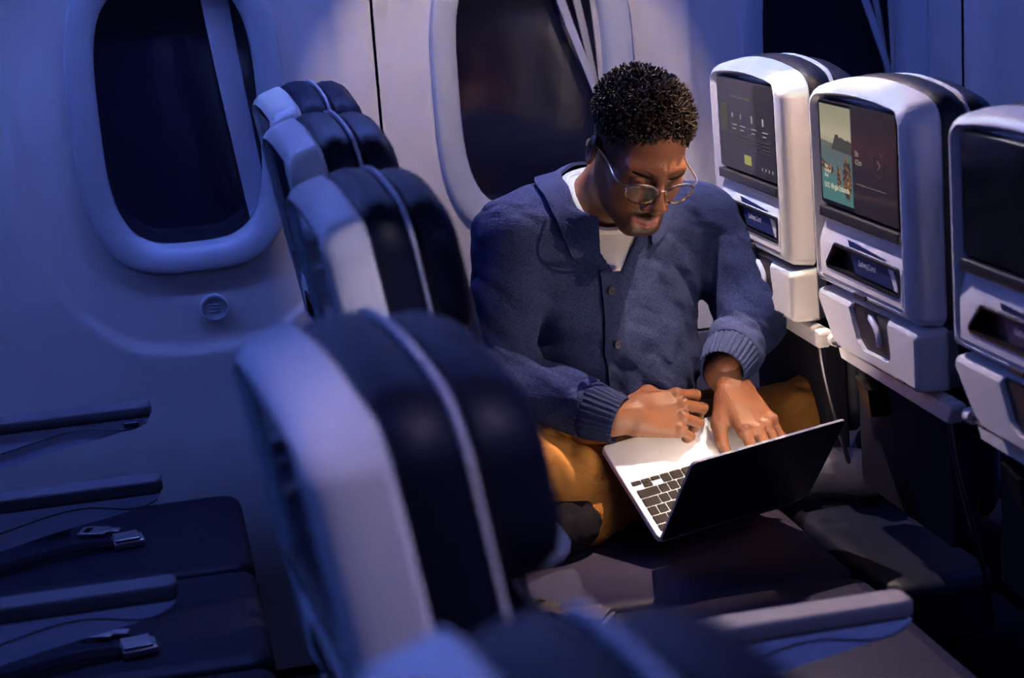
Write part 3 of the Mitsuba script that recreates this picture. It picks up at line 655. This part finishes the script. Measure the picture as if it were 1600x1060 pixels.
def head_sdf(p):
    q = hl(p)
    m = q.copy(); m[:, 0] = np.abs(m[:, 0])
    d = ell(q, (0, -.012, .036), (.0745, .097, .084))
    d = smin(d, ell(q, (0, .034, -.030), (.060, .060, .082)), .03)
    d = smin(d, cone(m, (.046, .002, -.052), (.018, .070, -.092), .020, .019), .03)
    d = smin(d, cone(m, (0, .079, -.095), (.012, .079, -.095), .017, .015), .02)
    d = smin(d, cone(m, (.0, .088, .024), (.044, .072, .020), .0125, .011), .016)
    d = smin(d, cone(m, (.046, .058, -.018), (.030, .074, -.030), .017, .014), .02)
    d = smax(d, -ell(m, (.031, .103, -.001), (.018, .016, .012)), .010)
    d = smin(d, cone(q, (0, .095, .012), (0, .116, -.028), .0080, .0105), .010)
    d = smin(d, ell(q, (0, .1165, -.033), (.0145, .0125, .0110)), .006)
    d = smin(d, ell(m, (.0165, .1045, -.0365), (.0095, .0110, .0090)), .005)
    d = smax(d, -ell(m, (.0070, .1120, -.0455), (.0040, .0050, .0040)), .002)
    d = smin(d, cone(m, (0, .0975, -.0680), (.0250, .0855, -.0690), .0066, .0034), .005)
    d = smin(d, cone(m, (0, .0965, -.0790), (.0215, .0860, -.0765), .0082, .0040), .004)
    d = smax(d, -cone(m, (0, .1045, -.0742), (.022, .0910, -.0735), .0009, .0006), .002)
    lid = np.linalg.norm(m - A([.031, .0805, .000]), axis=1) - .0140
    d = smin(d, lid, .004)
    d = smax(d, -cone(m, (.020, .0945, -.0065), (.042, .0905, -.0060), .0018, .0014), .002)
    e = ell(m, (.0785, -.014, -.004), (.0085, .021, .031), Rot.from_euler('xz', [-14, -18], degrees=True).as_matrix())
    e = smax(e, -ell(m, (.0865, -.009, -.002), (.006, .011, .018)), .004)
    d = smin(d, e, .006)
    return d * HK * .9
neck_hi = hw((0, -.030, -.050))
def neck_sdf(p): return smin(cone(p, neck_hi, neck + A([0, 0.02, -.01]), .051, .054), cone(p, neck + A([0, .02, -.01]), W_(-.02, 0, .90), .054, .09), .03)

def hand(o, X, Y, Z, bends, spread, thumb, S=.93, wrist_from=None):
    X = X / np.linalg.norm(X); Y = Y - X * (X @ Y); Y /= np.linalg.norm(Y); Z = Z - X * (X @ Z) - Y * (Y @ Z); Z /= np.linalg.norm(Z)
    g = lambda a: o + S * (a[0] * X + a[1] * Y + a[2] * Z)
    kn = [(.090, .031, .0), (.094, .010, .004), (.089, -.011, .002), (.081, -.030, -.003)]
    ln = [(.043, .026, .022), (.047, .029, .023), (.043, .027, .022), (.034, .020, .019)]
    rs = [(.0100, .0088, .0080, .0068), (.0102, .0090, .0082, .0070), (.0096, .0086, .0078, .0067), (.0086, .0076, .0070, .0060)]
    fingers, tips = [], []
    for i in range(4):
        p = A(kn[i]); pts = [p]; a = 0; s = spread[i]
        for j in range(3):
            a += bends[i][j]
            p = p + ln[i][j] * A([math.cos(a) * math.cos(s), math.cos(a) * math.sin(s), -math.sin(a)]); pts.append(p)
        fingers.append(([g(x) for x in pts], [r * S for r in rs[i]])); tips.append((g(pts[-1]), g(pts[-2]), a))
    th = [g(t) for t in thumb]; tr = [.0165 * S, .0125 * S, .0105 * S, .0080 * S]
    def f(p):
        d = cone(p, g((-.03, 0, -.002)), g((.012, .0, -.002)), .026 * S, .026 * S)
        for i in range(4):
            d = smin(d, cone(p, g((.010, kn[i][1] * .62, -.003)), g(A(kn[i]) - A([.004, 0, .004])), .0165 * S, .0118 * S), .012)
            d = smin(d, np.linalg.norm(p - g(A(kn[i]) + A([0, 0, .001])), axis=1) - .0122 * S, .004)
        d = smin(d, cone(p, g((.022, .018, -.010)), th[1], .018 * S, .014 * S), .014)
        d = smin(d, chain(p, th, tr, .004), .008)
        fd = None
        for pts, r in fingers:
            e = chain(p, pts, r, .004)
            fd = e if fd is None else np.minimum(fd, e)
        d = smin(d, fd, .0035)
        return smin(d, cone(p, wrist_from, g((-.03, 0, -.002)), .029, .026 * S), .02)
    return f, fingers, th, (X, Y, Z)
# right hand: across the palm rest, fingers curled down on it; left hand: pointing at the keyboard
fR, fgR, thR, axR = hand(RHO, RHX, -LD + LN * .25, LN + LD * .1,
    [(.35, .95, .55), (.42, 1.05, .6), (.55, 1.1, .6), (.70, 1.05, .6)], (.10, .02, -.05, -.14),
    [(.020, .024, -.012), (.050, .046, -.020), (.076, .042, -.026), (.097, .030, -.030)], .98, Rwr + (Relb - Rwr) * .30)
fL, fgL, thL, axL = hand(LHO, LHX, -LW + LN * .05, LN + LD * .1,
    [(.22, .38, .30), (.20, .42, .30), (.24, .42, .3), (.30, .42, .3)], (.12, .02, -.06, -.16),
    [(.018, .026, -.010), (.050, .050, -.022), (.076, .058, -.032), (.098, .058, -.040)], .96, Lwr + (Lelb - Lwr) * .30)

def torso(p, g=0.0):
    q = (p - P0) @ BM; q[:, 2] += P0[2]
    d = ell(q, (-.012, .028, .865), (.178 + g, .112 + g, .17 + g))
    d = smin(d, ell(q, (-.018, .035, .700), (.160 + g, .122 + g, .17 + g)), .06)
    d = smin(d, cone(p, Rsh + A([.03, .02, 0]), Lsh - A([.03, 0, 0]), .062 + g, .062 + g), .06)
    d = smin(d, cone(p, neck + A([-.012, .03, -.020]), Rsh, .052 + g, .056 + g), .05)
    d = smin(d, cone(p, neck + A([.012, .03, -.035]), Lsh, .052 + g, .056 + g), .05)
    return d
# body: fine head and hands, plain limbs under the clothes, joined to one surface
hb = nets(lambda p: smin(head_sdf(p), neck_sdf(p), .025), HC - .17, HC + .15, .0021)
hands = []
for f, c in ((fR, LO + LW * .09 + LN * .03), (fL, LO + LW * .238 + LD * .06 + LN * .03)): hands.append(nets(f, c - .125, c + .125, .0017))
def limbs(p):
    d = torso(p, -.022)
    d = smin(d, cone(p, neck + A([0, .02, 0]), W_(-.02, 0, .90), .055, .09), .02)
    for s, e, w in ((Rsh, Relb, Rwr), (Lsh, Lelb, Lwr)): d = smin(d, chain(p, (s, e, w), (.040, .034, .024)), .02)
    for h, k, m, a in ((HR, KR, A([.74, -.560, .532]), FR), (HL, KL, A([.84, -.47, .530]), FL)): d = smin(d, chain(p, (h, k, m, a), (.062, .045, .035, .026)), .02)
    return smin(d, ell(p, W_(0, -.02, .56), (.13, .11, .07)), .04)
lm = nets(limbs, (.38, -.95, .43), (1.25, -.14, 1.05), .008)
uni = m3.Manifold()
for m in (lm, hb, *hands): uni = uni + man_of(clean(m))
bm = mesh_of(uni); bm.merge_vertices()
V = np.array(bm.vertices); q = hl(V)
def sst(a, b, x): t = np.clip((x - a) / (b - a), 0, 1); return t * t * (3 - 2 * t)
col = np.tile(A([.130, .054, .028]), (len(V), 1)) * (0.92 + .16 * meshkit.fbm(V * 60, 3))[:, None]
m = np.abs(q[:, 0]); inh = (np.abs(q) < .16).all(1)
beard = np.maximum.reduce([.72 * np.exp(-((q[:, 2] + .0585) / .0050) ** 2) * sst(.027, .020, m) * sst(.070, .080, q[:, 1]),
    sst(-.084, -.091, q[:, 2]) * sst(.036, .024, m) * sst(.045, .06, q[:, 1]) * sst(-.150, -.125, q[:, 2]),
    .7 * sst(.02, .030, m) * sst(-.060, -.085, q[:, 2]) * sst(-.145, -.115, q[:, 2]) * sst(-.02, .03, q[:, 1]) * sst(.105, .09, q[:, 1])]) * inh
beard *= .7 + .3 * meshkit.noise(V * 700)
col = col * (1 - beard[:, None] * .96) + A([.010, .007, .005]) * beard[:, None] * .96
lips = np.exp(-((q[:, 2] + .0755) / .0085) ** 4) * sst(.027, .022, m) * sst(.083, .088, q[:, 1]) * inh
col = col * (1 - .85 * lips[:, None]) + A([.42, .17, .13]) * .85 * lips[:, None]
fade = sst(-.020, .012, q[:, 2] + .25 * np.clip(-q[:, 1], 0, .1)) * sst(.058, .040, q[:, 1]) * sst(.045, .06, m + .3 * np.clip(.03 - q[:, 1], 0, 1)) * inh
col = col * (1 - .9 * fade[:, None]) + A([.010, .007, .006]) * .9 * fade[:, None]
for tips_, S in ((fgR, 1), (fgL, 1)):   # nails a little paler
    for pts, r in tips_:
        dn = np.linalg.norm(V - (pts[-1] + .25 * (pts[-2] - pts[-1])), axis=1); col += (np.exp(-(dn / .006) ** 2) * .05)[:, None] * A([1, .8, .7])
man = thing('person', 'man in a navy wool cardigan, mustard trousers and glasses typing cross-legged on the seat', 'person')
put(man + '__body', mikit.ply(bm, 'm_skin', smooth=True, color=col))
for s in (-1, 1):
    ey = trimesh.creation.icosphere(3, .0125 * HK); ey.apply_translation(hw((s * .031, .0805, .0)))
    put(man + '__body__eye', P(ey, 'm_eye', True), label='eye under a lowered lid')
    br = spline([hw((s * .013, .1005, .017)), hw((s * .030, .0985, .0215)), hw((s * .050, .0775, .019))], 16)
    put(man + '__body__eyebrow', P(tube(br, [.0012] + [.0026] * 9 + [.0022, .002, .0018, .0014, .0010, .0006], 8), 'm_brow', 40), label='dark eyebrow')

# ---- hair: short twisted curls, fuller on top
def hair_base(p):
    q = hl(p)
    d = ell(q, (0, -.018, .052), (.0775, .092, .070))
    d = smax(d, -(q[:, 2] - (.012 + .62 * np.clip(q[:, 1] - .0, 0, 1) + 1.6 * np.clip(q[:, 1] - .045, 0, 1) - .35 * np.clip(-q[:, 1], 0, .2))), .01)
    return d * HK * .85 + .004 * nz(p, 90)
hm = nets(hair_base, HC - .19, HC + .22, .0042); hs = [hm]
hv, hn = np.array(hm.vertices), np.array(hm.vertex_normals)
hr = np.random.default_rng(3)
pick = hr.choice(len(hv), 4600); ql = hl(hv[pick]); up = sst(.02, .10, ql[:, 2])
for i, k in enumerate(pick):
    if hr.random() > .25 + .75 * up[i] or (ql[i, 2] < .03 and hr.random() > .3): continue
    L = (.006 + .013 * up[i]) * (.7 + .6 * hr.random()); n = hn[k] + HU * .35 * up[i] + hr.normal(0, .35, 3); n /= np.linalg.norm(n)
    s = np.cross(n, hr.normal(0, 1, 3)); s /= np.linalg.norm(s); b = np.cross(n, s); t = np.linspace(0, 1, 5); ph = hr.random() * 6.3; w = .0030
    c = hv[k] - n * .004 + t[:, None] * L * n + w * (np.cos(ph + 5 * t)[:, None] * s + np.sin(ph + 5 * t)[:, None] * b)
    hs.append(tube(c, [.0020, .0026, .0026, .0022, .0010], 5))
put(man + '__hair', P(cat(*hs), 'm_hair', True), label='short black twisted curls')

# ---- glasses
gl = man + '__eyeglasses'
def ringpts(s, n=48):
    a = np.linspace(0, 2 * np.pi, n); return A([hw((s * (.0345 + .0270 * math.cos(t) * 1.0), .1130 - .010 * abs(math.cos(t) * .5 + .5) ** 2, -.003 + .0215 * math.sin(t) * (1 if math.sin(t) < 0 else .72))) for t in a])
fr = []
for s in (-1, 1): fr.append(tube(ringpts(s), .0016, 8))
put(gl, P(cat(*fr), 'm_tortoise', 40), label='round tortoiseshell eyeglasses with thin metal temples')
for s in (-1, 1):
    rp = ringpts(s); c = rp.mean(0); V_ = np.vstack([rp[:-1], c]); n = len(rp) - 1
    put(gl + '__lens', P(trimesh.Trimesh(V_, [[n, j, (j + 1) % n] for j in range(n)], process=False), 'm_lens', True))
    put(gl + '__temple', P(tube(spline([hw((s * .0595, .1035, .006)), hw((s * .0680, .098, .006)), hw((s * .0725, .05, .008)), hw((s * .0790, .0, .012)), hw((s * .080, -.022, .010)), hw((s * .077, -.038, -.012))], 24), .0019, 8), 'm_gold', 40), label='thin pale metal temple')
    put(gl + '__top_rim', P(tube(ringpts(s)[1:25], .0021, 8), 'm_gold', 40))
put(gl + '__bridge', P(tube(spline([hw((-.0085, .1128, .002)), hw((0, .1165, .005)), hw((.0085, .1128, .002))], 12), .0016, 8), 'm_gold', 40))

# ---- clothes
def folds(p, dirs, f, amp, seed=0):
    q = p @ np.asarray(dirs).T; return amp * (1 - 2 * np.abs(2 * meshkit.noise(q * f, seed) - 1))
def arms(p, ra):
    a = chain(p, (Rsh, Relb, Rwr), ra, .03); b = chain(p, (Lsh, Lelb, Lwr), ra, .03); return a, b
NB = ((-.062, .882),)   # lowest point of the neck opening (lateral, height)
def card_raw(p):
    d = torso(p, .004)
    a, b = arms(p, (.066, .058, .046))
    arm = np.minimum(a, b)
    d = smin(d, arm, .018)
    q = (p - P0) @ BM; z = q[:, 2] + P0[2]
    d = d + folds(p, [[1, .3, .9], [.4, 1, -.5], [.5, -.3, .35]], 16, .0060) * sst(1.0, .85, z) + folds(p, [[.6, 0, 1], [0, 1, .6], [.3, .3, -.2]], 34, .0022, 5)
    return d
def opening(p):   # V-shaped front opening, prism along the body's forward axis
    q = (p - P0) @ BM; l = q[:, 0] + .062; z = q[:, 2] + P0[2]
    return np.maximum(np.maximum(np.abs(l - .012 * (z - .882) / .1) - .62 * np.maximum(z - .884, 0) - .005, .0 - q[:, 1]), .884 - z)
def card(p):
    d = card_raw(p)
    q = (p - P0) @ BM; z = q[:, 2] + P0[2]
    d = smax(d, 0.648 + .010 * np.sin(q[:, 0] * 25) - z - .1 * np.clip(np.abs(q[:, 0]) - .16, 0, 1) * 10, .008)    # hem; sleeves hang lower
    d = np.maximum(d, -np.maximum(torso(p, -.006), -.02) * 0 - opening(p))
    nk = cone(p, neck_hi, neck + A([0, .015, .02]), .060, .060)
    d = smax(d, -nk, .006)
    for e, w in ((Relb, Rwr), (Lelb, Lwr)):
        ax = (w - e) / np.linalg.norm(w - e); end = w - ax * .040
        d = np.where(np.linalg.norm(p - w, axis=1) < .09, np.maximum(d, (p - end) @ ax), d)
    return d
put(man + '__cardigan', P(nets(card, (.40, -.75, .55), (1.10, -.14, 1.10), .0042), 'm_wool', True), label='navy wool cardigan')
def march(o, d, fn, tmax=.5, off=.0):
    o = np.asarray(o, float).reshape(-1, 3); d = np.asarray(d, float); d = np.broadcast_to(d / np.linalg.norm(d, axis=-1, keepdims=True), o.shape); t = np.zeros(len(o))
    for _ in range(70): t = np.minimum(t + .7 * np.maximum(fn(o + d * t[:, None]) - off, 0), tmax)
    return o + d * t[:, None]
def solid(grid, thick):
    """a sheet (n,m,3) given a thickness along its normals"""
    n, mm = grid.shape[:2]; gu, gv = np.gradient(grid, axis=0), np.gradient(grid, axis=1); nn = np.cross(gu, gv); nn /= np.maximum(np.linalg.norm(nn, axis=2, keepdims=True), 1e-9)
    a, b = (grid + nn * thick / 2).reshape(-1, 3), (grid - nn * thick / 2).reshape(-1, 3); N = n * mm; Fq = []
    for i in range(n - 1):
        for j in range(mm - 1):
            p, q_, r, s = i * mm + j, (i + 1) * mm + j, (i + 1) * mm + j + 1, i * mm + j + 1
            Fq += [[p, q_, r, s], [N + s, N + r, N + q_, N + p]]
    ed = [(i, 0) for i in range(n)] + [(n - 1, j) for j in range(1, mm)] + [(i, mm - 1) for i in range(n - 2, -1, -1)] + [(0, j) for j in range(mm - 2, 0, -1)]
    for k in range(len(ed)):
        p, q_ = ed[k][0] * mm + ed[k][1], ed[(k + 1) % len(ed)][0] * mm + ed[(k + 1) % len(ed)][1]; Fq.append([p, N + p, N + q_, q_])
    m = trimesh.Trimesh(np.vstack([a, b]), np.vstack([[f[:3], [f[0], f[2], f[3]]] for f in Fq]), process=False); m.fix_normals(); return m
# placket down the front with buttons
def front_pt(l, z, off=.002): return march([W_(l, .30, z)], -BF, card_raw, off=off)[0]
zs_ = np.linspace(.888, .640, 26)
put(man + '__cardigan__placket', P(solid(A([[front_pt(-.078 - .004 * (z < .8) + u, z, .0035) for u in np.linspace(-.016, .016, 6)] for z in zs_]), .004), 'm_woolrib', 40))
for z in (.859, .772, .685):
    c = front_pt(-.080, z, .006); bt = (m3.Manifold.cylinder(.004, .0078, .0070, 28, True) - m3.Manifold.cylinder(.004, .0056, .0056, 24, True).translate((0, 0, .0032)))
    bt = bt - m3.Manifold.cylinder(.02, .0011, .0011, 8, True).translate((.002, 0, 0)) - m3.Manifold.cylinder(.02, .0011, .0011, 8, True).translate((-.002, 0, 0))
    put(man + '__cardigan__button', P(mesh_of(bt), 'm_button', 35), frame_tw(c, BL, BZ, BF))
# shirt collar of the cardigan: a leaf on each side, folded over a stand round the neck
cx = neck + A([0, .010, 0])
def collar_grid(a0, a1, n=34, wd=.040):
    G = []
    for a in np.radians(np.linspace(a0, a1, n)):   # 0 = his left, 90 = forward
        d = math.cos(a) * BL + math.sin(a) * BF; fr_ = .5 + .5 * math.sin(a); row = []
        di = A([0, 0, -1.0]) - d * 1.5 * max(math.sin(a), 0) ** 2; di /= np.linalg.norm(di)
        ztop = 1.050 - .078 * fr_
        for t in np.linspace(0, 1, 9):
            r = .057 + .010 * fr_ + (0.004 + wd) * max(t - .12, 0) / .88
            s = march([cx + d * r + A([0, 0, -.03 - .012 * t * fr_]) - di * .22], di, card_raw, .4, .006)[0]
            lift = max(ztop - s[2], 0) * max(1 - (t / .55) ** 2, 0)
            row.append([s[0], s[1], s[2] + lift])
        G.append(row)
    return A(G)
put(man + '__cardigan__collar', P(solid(collar_grid(127, 300), .005), 'm_wool', 40))
put(man + '__cardigan__collar', P(solid(collar_grid(-62, 56), .005), 'm_wool', 40))
# ribbed cuffs
for e, w in ((Relb, Rwr), (Lelb, Lwr)):
    ax = (w - e) / np.linalg.norm(w - e); s = np.cross(ax, BZ); s /= np.linalg.norm(s); b = np.cross(s, ax)
    prof = [(-.048, .045), (-.042, .0495), (-.032, .0500), (-.010, .0455), (.008, .0430), (.014, .0415), (.015, .0395), (.012, .0375), (-.030, .0385)]; n = 144; V_ = []
    th = np.linspace(0, 2 * np.pi, n, endpoint=False)
    for i, (x, r) in enumerate(prof):
        rr = r * .92 * (1 + (.022 * np.sign(np.sin(30 * th)) * np.minimum(1, np.abs(np.sin(30 * th)) * 2) if 0 < i < 6 else np.zeros(n)))
        V_.append(w + ax * x + rr[:, None] * (np.cos(th)[:, None] * s + np.sin(th)[:, None] * b))
    V_ = np.vstack(V_); Fq = [[i * n + j, i * n + (j + 1) % n, (i + 1) * n + (j + 1) % n, (i + 1) * n + j] for i in range(len(prof) - 1) for j in range(n)]
    cm = trimesh.Trimesh(V_, np.vstack([[f[:3], [f[0], f[2], f[3]]] for f in Fq]), process=False); cm.fix_normals()
    put(man + '__cardigan__cuff', P(cm, 'm_woolrib', 40), label='ribbed cuff')
# white T-shirt: neck band and the hem below the cardigan
def tee(p):
    d = torso(p, -.004); z = p[:, 2]
    d = smin(d, ell(p, W_(-.018, .03, .625), (.150, .125, .05), BM @ np.eye(3)), .04)
    d = d + folds(p, [[1, .2, 0], [0, 1, .3], [0, 0, .3]], 26, .003)
    d = np.maximum(d, .604 - z)
    return smax(d, -cone(p, neck_hi, neck + A([.000, .0, .0]), .050, .050), .004)
put(man + '__undershirt', P(nets(tee, (.46, -.66, .56), (1.06, -.16, 1.08), .0042), 'm_tee', True), label='white undershirt at the neck')
nb = []
for a in np.radians(np.linspace(-40, 320, 60)):
    d = math.cos(a) * BL + math.sin(a) * BF; fr_ = .5 + .5 * math.sin(a)
    di = A([0, 0, -1.0]) - d * 1.2 * max(math.sin(a), 0) ** 2; di /= np.linalg.norm(di)
    nb.append(march([cx + d * (.054 + .006 * fr_) + A([0, 0, -.03]) - di * .2], di, lambda p: torso(p, -.004), .4, .002)[0])
put(man + '__undershirt__neck_band', P(tube(nb, .0065, 8), 'm_tee', 40))
# trousers
SH = (A([.74, -.560, .532]), A([.84, -.47, .530]))
def trou(p):
    d = ell(p, W_(0, -.015, .560), (.155, .125, .088), BM)
    r = chain(p, (HR, KR, SH[0], FR + (SH[0] - FR) * .28), (.086, .064, .052, .046), .03); l = chain(p, (HL, KL, SH[1], FL + (SH[1] - FL) * .22), (.086, .068, .058, .048), .03)
    d = smin(d, smin(r, l, .012), .03)
    d = d + folds(p, [[1, .6, .4], [-.5, .9, .6], [.35, -.2, .5]], 12, .011, 2) + folds(p, [[.5, .9, .2], [-.7, .4, .9], [.3, -.3, .3]], 26, .005, 3)
    return np.maximum(d, .478 - p[:, 2])
put(man + '__trousers', P(nets(trou, (.38, -.78, .46), (1.20, -.16, .74), .0045), 'm_trousers', True), label='mustard brown trousers')
# socked feet
def foot(a, d1, s):
    d1 = d1 / np.linalg.norm(d1)
    def f(p):
        d = chain(p, (a - d1 * .01, a + d1 * .045 + A([0, 0, -.006]), a + d1 * .12 + A([0, 0, -.012]), a + d1 * .150 + A([0, 0, -.014])), (.036, .036, .030, .020), .02)
        d = smin(d, np.linalg.norm(p - (a - d1 * .035 + A([0, 0, -.006])), axis=1) - .030, .02)
        d = smin(d, cone(p, a, a + s, .038, .042), .02)
        return d + folds(p, [[1, .5, .3], [.2, 1, .4], [0, .2, 1]], 40, .0015)
    return nets(f, a - .22, a + .22, .005)
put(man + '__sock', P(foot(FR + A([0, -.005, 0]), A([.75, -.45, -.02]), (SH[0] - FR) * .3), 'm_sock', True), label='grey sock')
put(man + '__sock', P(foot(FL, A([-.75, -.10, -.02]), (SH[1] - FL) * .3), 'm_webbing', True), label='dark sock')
